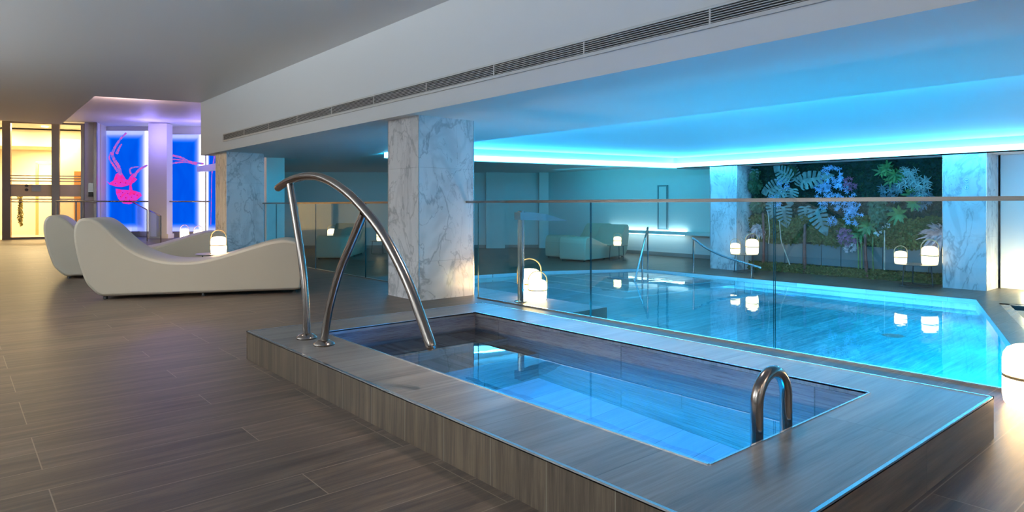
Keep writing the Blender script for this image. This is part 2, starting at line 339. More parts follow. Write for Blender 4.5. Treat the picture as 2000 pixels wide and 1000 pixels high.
# walls
def wall(name, a, b, z0, z1, m=P_white, t=.12):
    bm = NB(); wallseg(bm, a, b, z0, z1, t); return struct(obj(name, bm, m))
wall('wall_left', (-4,30), (-4,-4), -.2, 3.8, t=-.12)
wall('wall_behind', (-4,-4), (16,-4), -.6, 3.8, t=-.12)
wall('wall_right', (13.75,-4), (13.75,3.2), -.5, 2.5, t=-.12)
wall('wall_pool_side', (15.3,3.2), (15.3,16.1), -.5, 2.3, t=-.12)
wall('wall_back', (7.4,22.0), (15.35,16.06), -.5, 2.3, t=.12)
bm = NB(); prism(bm, [(5.3,14.6),(5.86,15.0),(6.5,21.3),(6.38,21.4)], -.5, 3.6); struct(obj('wall_divider', bm, P_white))
for i, (a, b) in enumerate((((13.6,17.34),(14.1,16.97)), ((15.0,16.28),(15.25,16.1)))):
    d = (Vector(b)-Vector(a)).normalized(); bm = NB(); wallseg(bm, a, b, -.45, 2.2, -.25); struct(obj('wall_pier', bm, P_white))
# skirting boards, dark
bm = NB(); wallseg(bm, (7.45,21.95), (15.28,16.08), zd, zd+.1, -.02); struct(obj('baseboard_back', bm, P_grey))
bm = NB(); wallseg(bm, (15.29,8.5), (15.29,16.0), zd, zd+.1, .02); struct(obj('baseboard_pool_side', bm, P_grey))

# marble columns
def column(x0, x1, y0, y1, z0, z1, label, joints):
    t = thing('marble_column', label, 'column', ((x0+x1)/2, (y0+y1)/2, z0))
    cx, cy = (x0+x1)/2, (y0+y1)/2; zs = [z0]+joints+[z1]
    for a, b in zip(zs, zs[1:]):
        bm = NB(); box(bm, x0-cx, x1-cx, y0-cy, y1-cy, a-z0+(.0015 if a > z0 else 0), b-z0); obj('marble_slab', bm, MARBLE, t)
    bm = NB()
    for sx in (x0-cx, x1-cx):
        for sy in (y0-cy, y1-cy): box(bm, sx-.004, sx+.004, sy-.004, sy+.004, 0, z1-z0-.002)
    obj('corner_trim', bm, EDGE, t)
column(3.83,4.565,6.05,6.7,0,2.0,'marble column standing alone behind the arched handrail',[.42,1.44])
column(3.8,4.47,12.45,13.1,0,2.0,'marble column seen behind the cream wave loungers',[.7,1.44])
column(13.05,13.72,7.78,8.44,zd,1.9,'marble column left of the planted wall across the pool',[.6,1.3])
column(13.05,13.72,3.23,3.86,zd,1.9,'marble column with round signs right of the planted wall',[.5,1.2])
# round signs on the column
for k, z in enumerate((1.445,1.332)):
    t = thing('round_sign', ('upper','lower')[k]+' of two small round white signs on the marble column', 'sign', (13.045,3.508,z))
    bm = NB()
    lathe(bm, [(0,0),(.048,0),(.048,.004),(0,.004)], 24); bmesh.ops.rotate(bm, verts=bm.verts, matrix=Matrix.Rotation(-PI/2, 3, 'Y')); obj('disc', bm, plain('sign_white', (.85,.85,.85), .4), t)
    bm = NB()
    for i in range(24):
        a, b = 2*PI*i/24, 2*PI*(i+1)/24
        q = [(.035,a),(.041,a),(.041,b),(.035,b)]; bm.faces.new([bm.verts.new((-.0055, r*math.cos(w_), r*math.sin(w_))) for r, w_ in q])
    box(bm, -.0058,-.0052,-.004,.004,-.02,.012) if k else box(bm, -.0058,-.0052,-.022,.022,-.004,.004)
    box(bm, -.0058,-.0052,-.012,-.006,-.02,.02)
    obj('symbol', bm, plain('sign_mark', (.05,.3,.4), .5), t)

# vent grille on the bulkhead
vt = thing('linear_vent', 'long white slatted air vent along the ceiling bulkhead', 'vent', (3.7,6,2.17))
ya, yb = -1.0, 12.29
bm = NB(); box(bm, -.004,.0,ya-6,yb-6,.0,.128); obj('backing', bm, DARK, vt)
bm = NB(); box(bm,-.018,-.004,ya-6,yb-6,-.008,.016); box(bm,-.018,-.004,ya-6,yb-6,.112,.13); box(bm,-.018,-.004,yb-6-.03,yb-6,.0,.13); obj('frame', bm, VENTM, vt)
for k in range(6):
    z = .022+k*.0155; bm = NB(); box(bm,-.014,-.005,ya-6,yb-6-.03,z,z+.0042); obj('slat', bm, VENTM, vt)
for k in range(12):
    y = 12.29-6-1.1*(k+1); bm = NB(); box(bm,-.0125,-.0045,y-.006,y+.006,.014,.115); obj('divider', bm, VENTM, vt)

# ------------------------------------------------------------------ glass balustrades (x = 4.46)
def glassrun(name, label, panes, xg=4.46, zt=1.055, rail=(None,None), z0=.0):
    t = thing(name, label, 'balustrade', (xg, panes[0][0], 0)); oy = panes[0][0]
    for a, b in panes:
        bm = NB(); box(bm,-.006,.006,a-oy+.006,b-oy-.006,z0+.012,zt); p = obj('glass_panel', bm, [GLASS, GEDGE], t)
        for f in p.data.polygons:
            if abs(f.normal.y) > .9 : f.material_index = 1
        bm = NB(); box(bm,-.012,.012,a-oy+.004,b-oy-.004,0.001,.014); obj('base_channel', bm, EDGE, t)
    a, b = rail
    bm = NB(); box(bm,-.022,.022,a-oy,b-oy,zt,zt+.026); bmesh.ops.bevel(bm, geom=bm.edges[:], offset=.006, segments=2, affect='EDGES'); obj('top_rail', bm, RAILM, t, True)
    return t
glassrun('glass_balustrade', 'clear glass balustrade with steel top rail between the spa and the big pool', [(5.83,4.133),(4.133,2.364),(2.364,.595),(.595,-1.2),(-1.2,-3.0)][::1] and [(-3.0,-1.2),(-1.2,.595),(.595,2.364),(2.364,4.133),(4.133,5.83)], rail=(-3.0,6.04))
glassrun('glass_balustrade', 'glass balustrade run between the two nearer marble columns', [(6.72,8.44),(8.44,10.12),(10.12,11.8),(11.8,12.4)], rail=(6.705,12.445))
# far balustrade in front of the glowing wall
bt = thing('glass_balustrade', 'far balustrade with a straight rail in front of the glowing blue panels', 'balustrade', (2.5,23.45,0))
bm = NB(); tube(bm, [(-.15,.15,1.15),(1.85,0,1.15),(3.65,-1.6,1.15)], .022, 10); obj('top_rail', bm, RAILM, bt, True)
for x, y in ((-.12,.15),(.35,.1),(.48,.1)):
    bm = NB(); box(bm, x-.02, x+.02, y-.01, y+.01, 0, 1.13); obj('post', bm, RAILM, bt)
sb = thing('stair_balustrade', 'pair of glass panels with sloping tops at the far end', 'balustrade', (4.3,21.6,0))
for (ya_, za), (yb_, zb) in (((23.4,1.14),(21.3,.90)), ((21.0,.88),(19.67,.74))):
    bm = NB(); v = []
    for x in (-.006,.006): v.append([bm.verts.new((x, y-21.6, z)) for y, z in ((ya_,.0),(yb_,.0),(yb_,zb),(ya_,za))])
    bm.faces.new(v[0]); bm.faces.new(v[1][::-1])
    for i in range(4): bm.faces.new((v[0][i], v[0][(i+1) % 4], v[1][(i+1) % 4], v[1][i]))
    obj('glass_panel', bm, GLASS, sb)
    bm = NB(); tube(bm, [(0,ya_-21.6,za),(0,yb_-21.6,zb)], .018, 8); obj('sloping_rail', bm, RAILM, sb, True)
    bm = NB(); box(bm,-.014,.014,yb_-21.61,yb_-21.59,0,zb); obj('post', bm, RAILM, sb)

# ------------------------------------------------------------------ lanterns
def lantern_parts(t, h, r, LM):
    # lower drum, wooden band, domed upper, handle hoop
    zb = .48*h
    bm = NB(); lathe(bm, [(0,.002),(r*.86,.002),(r*.95,.02*h/.32),(r,.06),(r,zb-.008),(r*.97,zb-.006),(0,zb-.006)], 32); obj('lower_shade', bm, LM, t, True)
    bm = NB(); lathe(bm, [(0,zb-.005),(r*1.005,zb-.005),(r*1.005,zb+.007*h/.32+.002),(0,zb+.009)], 32); obj('band', bm, OAK, t, True)
    bm = NB(); z1 = zb+.012
    lathe(bm, [(0,z1),(r,z1),(r,h*.74),(r*.96,h*.84),(r*.84,h*.92),(r*.62,h*.97),(r*.3,h*.995),(0,h)], 32); obj('upper_shade', bm, LM, t, True)
    bm = NB(); P = [(-r*1.04,0,zb),(-r*1.04,0,h*.85)]
    for a in range(0, 181, 15): P.append((-r*1.04*math.cos(math.radians(a)), 0, h*.95+r*1.04*math.sin(math.radians(a))*.98))
    P += [(r*1.04,0,h*.85),(r*1.04,0,zb)]
    tube(bm, P, .006*h/.3+.001, 8); obj('handle', bm, OAK, t, True)
PROTO = {}
def lantern(loc, big, label, rz=0, dim=False):
    src = PROTO.get((big, dim))
    if src is None:
        t = thing('lantern', label, 'lantern', loc, rz, 'glowing lanterns')
        lantern_parts(t, .32 if big else .225, .128 if big else .098, LAMPD if dim else LAMPM)
        PROTO[(big, dim)] = t; return t
    t = src.copy(); C.objects.link(t); t.location = loc; t.rotation_euler = (0,0,rz); t['label'] = label
    for ch in list(src.children):
        c = ch.copy(); C.objects.link(c); c.parent = t
    return t
CA = math.radians(-40)
lantern((4.94,5.51,0), True, 'larger lantern of the pair at the foot of the chrome water spout', CA)
lantern((4.856,5.28,0), False, 'smaller lantern of the pair on the pool ledge behind the balustrade', CA)
lantern((4.2,.84,0), True, 'big glowing lantern on the floor at the right edge beyond the spa corner', .4)
lantern((2.70,9.18,.392), False, 'small glowing lantern on the table between the cream loungers', CA)
lantern((5.47,20.5,0), True, 'nearer of two lanterns on the floor before the middle blue panel', CA)
lantern((5.41,21.75,0), True, 'farther of two lanterns on the floor before the middle blue panel', CA)
lantern((12.93,4.02,.002), True, 'larger lantern on the low table beside the column with signs', CA-.4, dim=True)
lantern((12.75,4.42,.002), False, 'smaller lantern on the low table beside the column with signs', CA-.4, dim=True)
lantern((12.84,7.30,.002), True, 'larger lantern on the low table at the left end of the planted wall', CA-.4, dim=True)
lantern((12.72,7.62,.002), False, 'smaller lantern on the low table at the left end of the planted wall', CA-.4, dim=True)
lantern((13.09,11.2,.002), False, 'small lantern on the table by the lit wall shelf', CA, dim=True)
lantern((8.8,18.8,.002), True, 'lantern seen through the glass above the end of a distant lounger', CA, dim=True)
lantern((9.5,17.1,.002), False, 'small lantern on the distant table just left of the nearer column', CA, dim=True)
lantern((13.35,2.3,zd), True, 'lantern standing against the right wall behind the marble column', CA, dim=True)

# low round side tables
def table_parts(t, r, h):
    bm = NB(); lathe(bm, [(0,h-.012),(r-.004,h-.012),(r,h-.006),(r-.003,h),(0,h)], 40); obj('tabletop', bm, plain('table_bronze_top', (.12,.10,.08), .3), t, True)
    for k in range(3):
        a = 2*PI*k/3+.5
        bm = NB(); tube(bm, [(r*.8*math.cos(a), r*.8*math.sin(a), .006), (r*.72*math.cos(a), r*.72*math.sin(a), h-.012)], .009, 8, cap=False); obj('leg', bm, DARKMETAL, t, True)
    bm = NB(); P = [(r*.8*math.cos(2*PI*i/30), r*.8*math.sin(2*PI*i/30), .012) for i in range(31)]; tube(bm, P, .006, 6, cap=False); obj('foot_ring', bm, DARKMETAL, t, True)
def table(loc, r, h, label):
    t = thing('side_table', label, 'table', loc, 0, 'low round side tables'); table_parts(t, r, h); return t
table((2.72,9.22,0), .29, .39, 'low round table between the two cream loungers')
table((12.88,4.22,zd), .33, .39, 'low dark round table beside the column with signs')
table((12.78,7.45,zd), .28, .39, 'low dark round table at the left end of the planted wall')
table((13.09,11.2,zd), .27, .39, 'thin legged table by the lit wall shelf across the pool')
table((8.8,18.8,zd), .27, .39, 'low table behind the distant lounger end under a lantern')
table((9.5,17.15,zd), .27, .39, 'distant low table just left of the nearer column')

# ------------------------------------------------------------------ wave loungers
PROF = [(.05,.0),(0,.02),(-.06,.08),(-.122,.17),(-.185,.372),(-.225,.58),(-.233,.704),(-.214,.80),(-.155,.853),(-.05,.845),(.06,.765),(.198,.612),(.348,.49),(.5,.415),(.654,.372),(.809,.356),(.988,.362),(1.179,.398),(1.374,.455),(1.671,.545),(1.822,.580),(1.95,.588),(2.06,.555),(2.11,.46),(2.125,.30),(2.12,.10),(2.105,.02),(2.07,.0)]
def lounger_mesh(width):
    top = catmull([(x, z, 0) for x, z in PROF], 4); pts = [Vector((p.x, p.y+.035)) for p in top]
    n = len(pts)
    def inset(d):
        out = []
        for i in range(n):
            a, b = pts[i-1], pts[(i+1) % n]; t = ((pts[i]-a).normalized()+(b-pts[i]).normalized()).normalized(); nn = Vector((t.y, -t.x))
            out.append(pts[i]+nn*d)
        return out
    bm = NB(); rings = []
    for d, w in ((.03,0),(.015,.006),(.005,.016),(0,.035)):
        rings.append((inset(d), w))
    rings += [(inset(0), width*.5)]
    for d, w in ((0,.035),(.005,.016),(.015,.006),(.03,0)): rings.append((inset(d), width-w))
    R = [[bm.verts.new((p.x, w, p.y)) for p in P] for P, w in rings]
    for A, B in zip(R, R[1:]):
        for i in range(n): bm.faces.new((A[i], A[(i+1) % n], B[(i+1) % n], B[i]))
    for Rr in (R[0], R[-1]):
        bm.faces.new(Rr)
    return bm
def lounger(loc, rz, width, label):
    t = thing('wave_lounger', label, 'lounger', loc, rz, 'white wave loungers')
    bm = lounger_mesh(width); o = obj('body', bm, LOUNGE, t, True)
    for x in (.06, 1.05, 2.04):
        for y in (.07, width-.07):
            bm = NB(); lathe(bm, [(0,0),(.022,0),(.022,.05),(0,.05)], 12, (x, y)); obj('foot', bm, BLACKP, t)
    return t
ang = math.atan2(-.874, 1.935)
lounger((1.209,8.384,0), ang, .78, 'nearest cream wave lounger on the left beside the spa')
lounger((1.19,11.06,0), math.radians(-12.5), .8, 'second wave lounger behind the nearest one, past the lantern table')
lounger((13.95,12.55,zd), math.radians(180+12), .78, 'white wave lounger across the pool with its low end toward the glass')
lounger((14.35,13.5,zd), math.radians(180+12), .78, 'far wave lounger beside the one across the pool')
lounger((8.6,18.15,zd), math.radians(-129), .85, 'distant lounger seen end on through the left glass')

# ------------------------------------------------------------------ waterfall spout, pool rails
ws = thing('water_spout', 'tall chrome water spout with a flat tapering blade over the pool', 'water spout', (4.64,5.31,0))
bm = NB(); tube(bm, [(0,0,.01),(0,0,.965)], .036, 24, cap=False); lathe(bm, [(0,.965),(.036,.965),(.034,.972),(0,.972)], 24); lathe(bm, [(0,0),(.07,0),(.07,.01),(.036,.014),(0,.014)], 24); obj('post', bm, CHROME, ws, True)
bm = NB(); q = []
for x, w_, zt, zb in ((-.05,.05,.955,.875),(.10,.06,.955,.870),(.30,.07,.935,.862),(.62,.07,.862,.855)):
    q.append([bm.verts.new(p) for p in ((x,-w_,zb),(x,w_,zb),(x,w_,zt),(x,-w_,zt))])
for A_, B_ in zip(q, q[1:]):
    for i in range(4): bm.faces.new((A_[i], A_[(i+1) % 4], B_[(i+1) % 4], B_[i]))
bm.faces.new(q[0]); bm.faces.new(q[-1]); obj('blade', bm, CHROME, ws)
r1 = thing('pool_handrail', 'sloping steel handrail with two posts at the far edge of the pool', 'handrail', (11.9,7.3,zd))
bm = NB(); tube(bm, catmull([(0,8.12-7.3,.335-zd),(0,8.02-7.3,.28-zd),(0,7.785-7.3,.14-zd),(0,7.43-7.3,.01-zd),(0,7.0-7.3,-.09-zd),(0,6.585-7.3,-.175-zd)], 5), .021, 12); obj('top_rail', bm, CHROME, r1, True)
for y, z in ((8.1,.32),(6.777,-.15)):
    bm = NB(); tube(bm, [(0,y-7.3,0),(0,y-7.3,z-zd)], .019, 12, cap=False); lathe(bm, [(0,.0),(.05,.0),(.05,.01),(0,.012)], 16, (0, y-7.3)); obj('post', bm, CHROME, r1, True)
r2 = thing('pool_ladder_rail', 'slanting pool handrail with upright posts at the back corner steps', 'handrail', (11.5,9.3,zd))
bm = NB(); tube(bm, [(.19,-.18,.93),(.08,-.25,.93),(-1.55,-1.2,-.10)], .021, 12); obj('sloping_rail', bm, CHROME, r2, True)
for x, y, z, z0 in ((.15,-.2,.92,0),(-.62,-.66,.47,-.25)):
    bm = NB(); tube(bm, [(x,y,z0),(x,y,z)], .019, 12, cap=False); obj('post', bm, CHROME, r2, True)

# ------------------------------------------------------------------ pool side furniture: shelf, mirror
sh = thing('wall_shelf', 'long pale shelf on the back wall lit above and below by strips', 'shelf', (15,11.3,.2))
bm = NB(); box(bm,-.1,.28,-2.6,2.1,.03,.11); obj('shelf_body', bm, P_white, sh)
bm = NB(); box(bm,.2,.26,-.7,2.05,.115,.14); obj('upper_led', bm, LED2, sh)
bm = NB(); box(bm,.1,.16,-.7,2.0,.005,.028); obj('lower_led', bm, LED2, sh)
mf = thing('wall_frame', 'narrow upright dark framed panel above the lit shelf', 'frame', (15.24,11.4,.36))
bm = NB(); box(bm,0,.05,-.17,-.13,0,1.2); box(bm,0,.05,.13,.17,0,1.2); box(bm,0,.05,-.17,.17,-.04,0); box(bm,0,.05,-.17,.17,1.2,1.24); obj('frame', bm, plain('grey_frame', (.25,.3,.32), .4), mf)
bm = NB(); box(bm,.02,.04,-.13,.13,0,1.2); obj('panel', bm, P_white, mf)

# ------------------------------------------------------------------ planted wall (x about 13.65)
XW = 13.66
bm = NB(); box(bm, XW, 13.75, 3.86, 7.78, zd, 1.9)
struct(obj('wall_planted_backing', bm, plain('dark_green_backing', (.012,.03,.022), .8)))
for k in range(10):
    y1 = 7.76-.39*k; bm = NB(); box(bm, XW-.035, XW-.002, y1-.376, y1, -.20, .22)
    p = obj('wall_panel', bm, plain('grey_green_panel', (.10,.14,.14), .35)) if k == 0 else link('wall_panel', bpy.data.objects['wall_panel'].data)
    if k: p.location.y = -.39*k; bm.free()
    p['label'] = 'flat grey panel low on the planted wall'; p['category'] = 'wall panel'; p['group'] = 'grey panels under the planted wall'
LEAVES = {}
def leafmat(name, col, rough=.5, sc=9):
    m, nt, b = M(name); g = nt.nodes.new('ShaderNodeNewGeometry'); n = nt.nodes.new('ShaderNodeTexNoise'); n.inputs['Scale'].default_value = sc; n.inputs['Detail'].default_value = 3
    nt.links.new(g.outputs['Position'], n.inputs['Vector'])
    c = ramp(nt, n.outputs['Fac'], [(.3, tuple(x*.55 for x in col)), (.7, tuple(min(1, x*1.35) for x in col))]); nt.links.new(c, b.inputs['Base Color']); b.inputs['Roughness'].default_value = rough
    return m
MOSS = leafmat('moss_green', (.12,.13,.03), .9, 22); MOSS2 = leafmat('moss_dark', (.02,.05,.02), .9); G1 = leafmat('leaf_green', (.06,.16,.035)); G2 = leafmat('leaf_dark_green', (.03,.09,.035))
MONST = leafmat('monstera_grey_green', (.11,.17,.15), .45); BLUEL = leafmat('pale_lilac_leaf', (.24,.40,.62)); PURP = leafmat('maroon_leaf', (.30,.08,.16)); PALE = leafmat('silver_fern', (.24,.32,.30)); PINK = leafmat('pale_pink_plume', (.5,.38,.38)); BARK = leafmat('maroon_stem', (.16,.05,.04)); STEMG = leafmat('green_stem', (.10,.20,.05)); TWIG = leafmat('pale_twig', (.5,.4,.3))
def moss(name, y0, y1, z0, z1, mat, n, jag, depth, label, sz=.03):
    """tufts of short blades growing from the wall face"""
    bm = NB()
    for i in range(n):
        y = random.uniform(y0, y1); z = z0+(z1-z0)*random.random()+jag*math.sin(y*5.1)*.5+jag*math.sin(y*13.7)*.3
        x = -random.uniform(.0, depth); a = random.uniform(0, 2*PI); s = sz*random.uniform(.6,1.5)
        d = Vector((-random.uniform(.2,1), math.cos(a), math.sin(a)-.3)).normalized(); u = d.cross(Vector((random.random(), random.random(), random.random()))).normalized()*s*.35
        c = Vector((x, y, z)); bm.faces.new([bm.verts.new(p) for p in (c, c+d*s*.5+u, c+d*s, c+d*s*.5-u)])
    o = obj(name, bm, mat); o.location = (XW, 0, 0); o['kind'] = 'stuff'; o['label'] = label; return o
bm = NB(); box(bm, XW-.05, XW-.001, 3.87, 7.77, .27, .75); box(bm, XW-.16, XW-.036, 3.87, 7.77, zd+.001, -.235); o = obj('moss_bed', bm, MOSS); o['kind'] = 'stuff'; o['label'] = 'moss bed behind the moss tufts'
moss('moss', 3.88, 7.76, .24, .80, MOSS, 12000, .05, .13, 'shaggy olive moss hanging over the grey panels of the planted wall', .05)
moss('moss_border', 3.88, 7.76, zd+.02, -.22, MOSS, 7000, .0, .18, 'low clipped moss along the foot of the planted wall', .045)
moss('moss', 3.88, 7.76, .75, 1.88, MOSS2, 9000, .03, .05, 'thin dark moss over the upper planted wall', .035)
def leaf_poly(L, W, cuts=5):
    """split monstera leaf outline in the local xy plane, base at the origin, tip along +y"""
    def width(t): return W*(math.sin(PI*min(1, t**.62))**.75)*(1-.22*t)
    right = []
    N_ = 44
    for i in range(N_+1):
        t = i/N_; right.append((width(t), L*t-(.16*L*(1-t)**3)*min(1, width(t)/W*1.2)))
    pts = []; cutidx = [int(N_*(.16+.7*k/cuts)) for k in range(cuts)]
    for i in range(1, N_):
        x, y = right[i]
        if i in cutidx:
            t = i/N_; ix = x*.22; iy = L*(t-.10)
            pts += [(x*.97, y-.022*L), (ix, iy-.018*L), (ix*.9, iy+.018*L), (x*.95, y+.045*L)]
        elif i-1 in cutidx or i+1 in cutidx: continue
        else: pts.append((x, y))
    return [(0, 0)]+pts+[(0, L)]+[(-x, y) for x, y in reversed(pts)]
def monstera_leaf(parent, y, z, L, W, roll, tilt, bend=.12, fold=.25):
    bm = NB(); P = leaf_poly(L, W); vs = [bm.verts.new((x, yy, 0)) for x, yy in P]
    es = [bm.edges.new((vs[i], vs[(i+1) % len(vs)])) for i in range(len(vs))]
    bmesh.ops.triangle_fill(bm, edges=es, use_beauty=True)
    for v in bm.verts: v.co.z = abs(v.co.x)*fold-bend*(v.co.y/L)**2*L
    g = bmesh.ops.extrude_face_region(bm, geom=bm.faces[:]); bmesh.ops.translate(bm, verts=[e for e in g['geom'] if isinstance(e, bmesh.types.BMVert)], vec=(0,0,.003))
    # leaf plane: local y -> in wall plane at angle roll, normal faces -x
    ey = Vector((0, math.sin(roll), -math.cos(roll))); en = Vector((-1, 0, 0)); ex = ey.cross(en)
    R = Matrix((ex, ey, en)).transposed()
    R = R @ Matrix.Rotation(tilt, 3, 'X')
    bmesh.ops.transform(bm, matrix=R.to_4x4(), verts=bm.verts)
    return obj('leaf', bm, MONST, parent, loc=(-.10-random.random()*.10, y, z))
mp_ = thing('monstera_plant', 'big cluster of split grey green leaves left of centre on the planted wall', 'plant', (XW,6.9,1.2))
# roll: direction of the tip, 0 = down, + = toward larger y (left in view)
for y, z, L, W, ro in ((6.78,1.60,.46,.20,2.2),(6.72,1.55,.42,.17,2.9),(7.0,1.42,.52,.22,1.35),(6.6,1.42,.40,.17,-2.5),(6.55,1.52,.66,.20,-1.75),(6.75,1.38,.40,.19,.2),(7.15,1.15,.45,.18,.3),(6.95,1.0,.46,.22,-.1),(6.5,1.0,.45,.17,-.1),(6.25,.95,.58,.22,-.35),(6.95,1.35,.5,.2,.9)):
    monstera_leaf(mp_, y-6.9, z-1.2, L, W, ro, random.uniform(-.15,.15))
mp2 = thing('monstera_plant', 'single split leaf with fern sprigs at the upper left corner of the planted wall', 'plant', (XW,8.0,1.5))
mp2.location.y = 7.55
monstera_leaf(mp2, .05, .32, .42, .12, .05, 0); 
def blades(bm, c, n, L, w, spread, droop=.3, dirv=None, curl=.2):
    c = Vector(c)
    for i in range(n):
        a = 2*PI*(i+random.random()*.6)/n
        d = Vector((-random.uniform(.25,.8), math.cos(a)*spread, math.sin(a)*spread))
        if dirv: d += Vector(dirv)
        d.normalize(); s = d.cross(Vector((-1,0,0)))
        if s.length < .05: s = Vector((0,1,0))
        s.normalize(); l = L*random.uniform(.75,1.15); pr = None
        for k in range(5):
            t = k/4; p = c+d*l*t+Vector((0,0,-droop*l*t*t)); ww = w*math.sin(PI*(.12+.88*t))**.8 if k < 4 else 0
            cur = [bm.verts.new(p-s*ww*.5), bm.verts.new(p+s*ww*.5)]
            if pr: bm.faces.new((pr[0], pr[1], cur[1], cur[0]))
            pr = cur
def cluster(name, label, blobs, n, mat, L, w, leaves=6, droop=.1, cat='plant', x0=.1):
    y0, z0 = blobs[0][0], blobs[0][1]; bm = NB()
    for (y, z, r, k) in blobs:
        for i in range(int(n*k)):
            a = random.uniform(0, 2*PI); q = r*math.sqrt(random.random())
            c = (-x0-random.uniform(0, .16)*(1-q/r*.7), y-y0+q*math.cos(a), z-z0+q*math.sin(a))
            blades(bm, c, leaves, L, w, 1.0, droop)
    o = obj(name, bm, mat, loc=(XW, y0, z0)); return tag(o, label, cat)
cluster('lilac_leaf_shrub', 'dense pale blue lilac cluster at upper centre of the planted wall', [(5.96,1.62,.22,1),(6.15,1.42,.15,.5),(5.75,1.5,.16,.5),(6.1,1.3,.18,.5)], 34, BLUEL, .07, .014)
cluster('lilac_leaf_shrub', 'pale blue lilac cluster trailing below the balustrade rail line', [(5.65,1.08,.24,1),(5.9,1.15,.13,.4),(5.55,.82,.2,.8),(5.95,.72,.10,.3),(6.15,1.05,.1,.3)], 32, BLUEL, .07, .014)
cluster('lilac_leaf_shrub', 'small tuft of pale blue sprigs among the split leaves', [(6.95,1.48,.16,1),(7.15,1.12,.16,.8)], 18, BLUEL, .09, .016)
cluster('maroon_shrub', 'maroon and pink shrub hanging at the bottom of the lilac cluster', [(5.68,.42,.17,1),(5.55,.30,.14,.5)], 34, PURP, .065, .014)
cluster('maroon_shrub', 'dark purple tuft right of the upper lilac cluster', [(5.62,1.45,.13,1)], 20, PURP, .065, .014)
cluster('white_flower_spray', 'white blossom tips under the maroon shrub', [(5.6,.22,.12,1)], 16, PINK, .05, .022)
cluster('silver_fern', 'pale silver green fern at the upper right of the planted wall', [(4.55,1.62,.14,1),(4.38,1.45,.15,1),(4.30,1.30,.12,.8),(4.62,1.42,.12,.6)], 18, PALE, .11, .014)
DUSK = leafmat('dusky_leaf', (.07,.12,.14))
cluster('dark_fern', 'dusky blue green foliage below the silver fern', [(4.35,1.15,.18,1)], 34, DUSK, .09, .02)
cluster('dark_fern', 'dusky purple grey foliage below the green fern', [(4.85,1.3,.2,.8)], 34, DUSK, .09, .02)
cluster('green_fern', 'bright green fern at the top right of the planted wall', [(4.95,1.68,.14,1),(4.78,1.55,.12,.8)], 7, G1, .16, .036)
cluster('green_rosette', 'bright green rosette plant right of centre below the rail line', [(4.72,.86,.02,1)], 2, G1, .22, .055, 8)
cluster('green_rosette', 'green rosette plant just above the rail line at the right', [(4.5,1.22,.02,1)], 2, G1, .19, .05, 8)
cluster('green_rosette', 'green rosette beside the maroon shrub at lower centre', [(5.28,.60,.07,1),(5.42,.47,.02,.5)], 3, G1, .19, .05, 8)
cluster('green_rosette', 'green leaves just below the rail line at the right', [(4.42,1.06,.05,1)], 3, G1, .16, .042, 8)
cluster('dark_shrub', 'dark olive shrub at centre right of the planted wall', [(5.05,.95,.22,1),(5.05,.75,.15,.6)], 60, G2, .07, .03)
cluster('dark_shrub', 'dark green shrub at the left edge of the planted wall', [(7.62,1.45,.14,1),(7.55,1.05,.14,.8),(7.6,1.7,.1,.5)], 40, G2, .09, .035)
cluster('dark_shrub', 'dark green sprigs above the split leaves', [(6.85,1.75,.15,1)], 30, G2, .08, .03)
cluster('pale_plume_plant', 'pale pink spiky plume plant beside the right hand lanterns', [(4.02,.50,.09,1)], 14, PINK, .34, .03, 7, .35)
cluster('pale_plume_plant', 'curly pale pink plant behind the left hand lanterns', [(7.55,.52,.08,1),(7.75,.42,.05,.5),(7.45,.45,.05,.4)], 10, PINK, .12, .035, 6, .6)
cluster('white_flower_spray', 'white round blossoms on a bare twig right of centre', [(4.95,.66,.07,1),(5.08,.50,.05,.6)], 7, plain('white_petal', (.45,.47,.45), .5), .045, .018, 6)
def stem(label, P, r, mat, name='plant_stem'):
    bm = NB(); y0, z0 = P[0][0], P[0][1]; tube(bm, catmull([(-.14-.02*i, y-y0, z-z0) for i, (y, z) in enumerate(P)], 4), r, 8, taper=.7)
    tag(obj(name, bm, mat, smooth=True, loc=(XW, y0, z0)), label, 'stem')
stem('thick maroon stem rising from the moss below the split leaves', [(6.5,-.37),(6.5,.1),(6.48,.62)], .04, BARK)
stem('maroon stem behind the left hand lanterns', [(7.42,-.2),(7.40,.3),(7.41,.85)], .032, BARK)
stem('maroon stem under the green rosette at lower centre', [(5.28,-.36),(5.30,.05),(5.30,.45)], .035, BARK)
stem('left of the straight green stems at centre', [(5.44,-.36),(5.43,.05),(5.45,.4)], .016, STEMG)
stem('middle one of the straight green stems at centre', [(5.38,-.375),(5.37,.05),(5.38,.4)], .016, STEMG)
stem('right of the straight green stems at centre', [(5.16,-.33),(5.17,.05),(5.16,.4)], .016, STEMG)
stem('thin pale stem rising right of centre', [(4.97,-.36),(4.96,.1),(4.95,.55)], .014, TWIG)
stem('bent pale twig leaning over the grey panels at the left', [(6.80,-.3),(6.92,.05),(7.0,.3),(7.02,.7)], .013, TWIG)
stem('slim twig near the balustrade joint at the left', [(7.3,.2),(7.27,.5),(7.3,.9)], .011, TWIG)

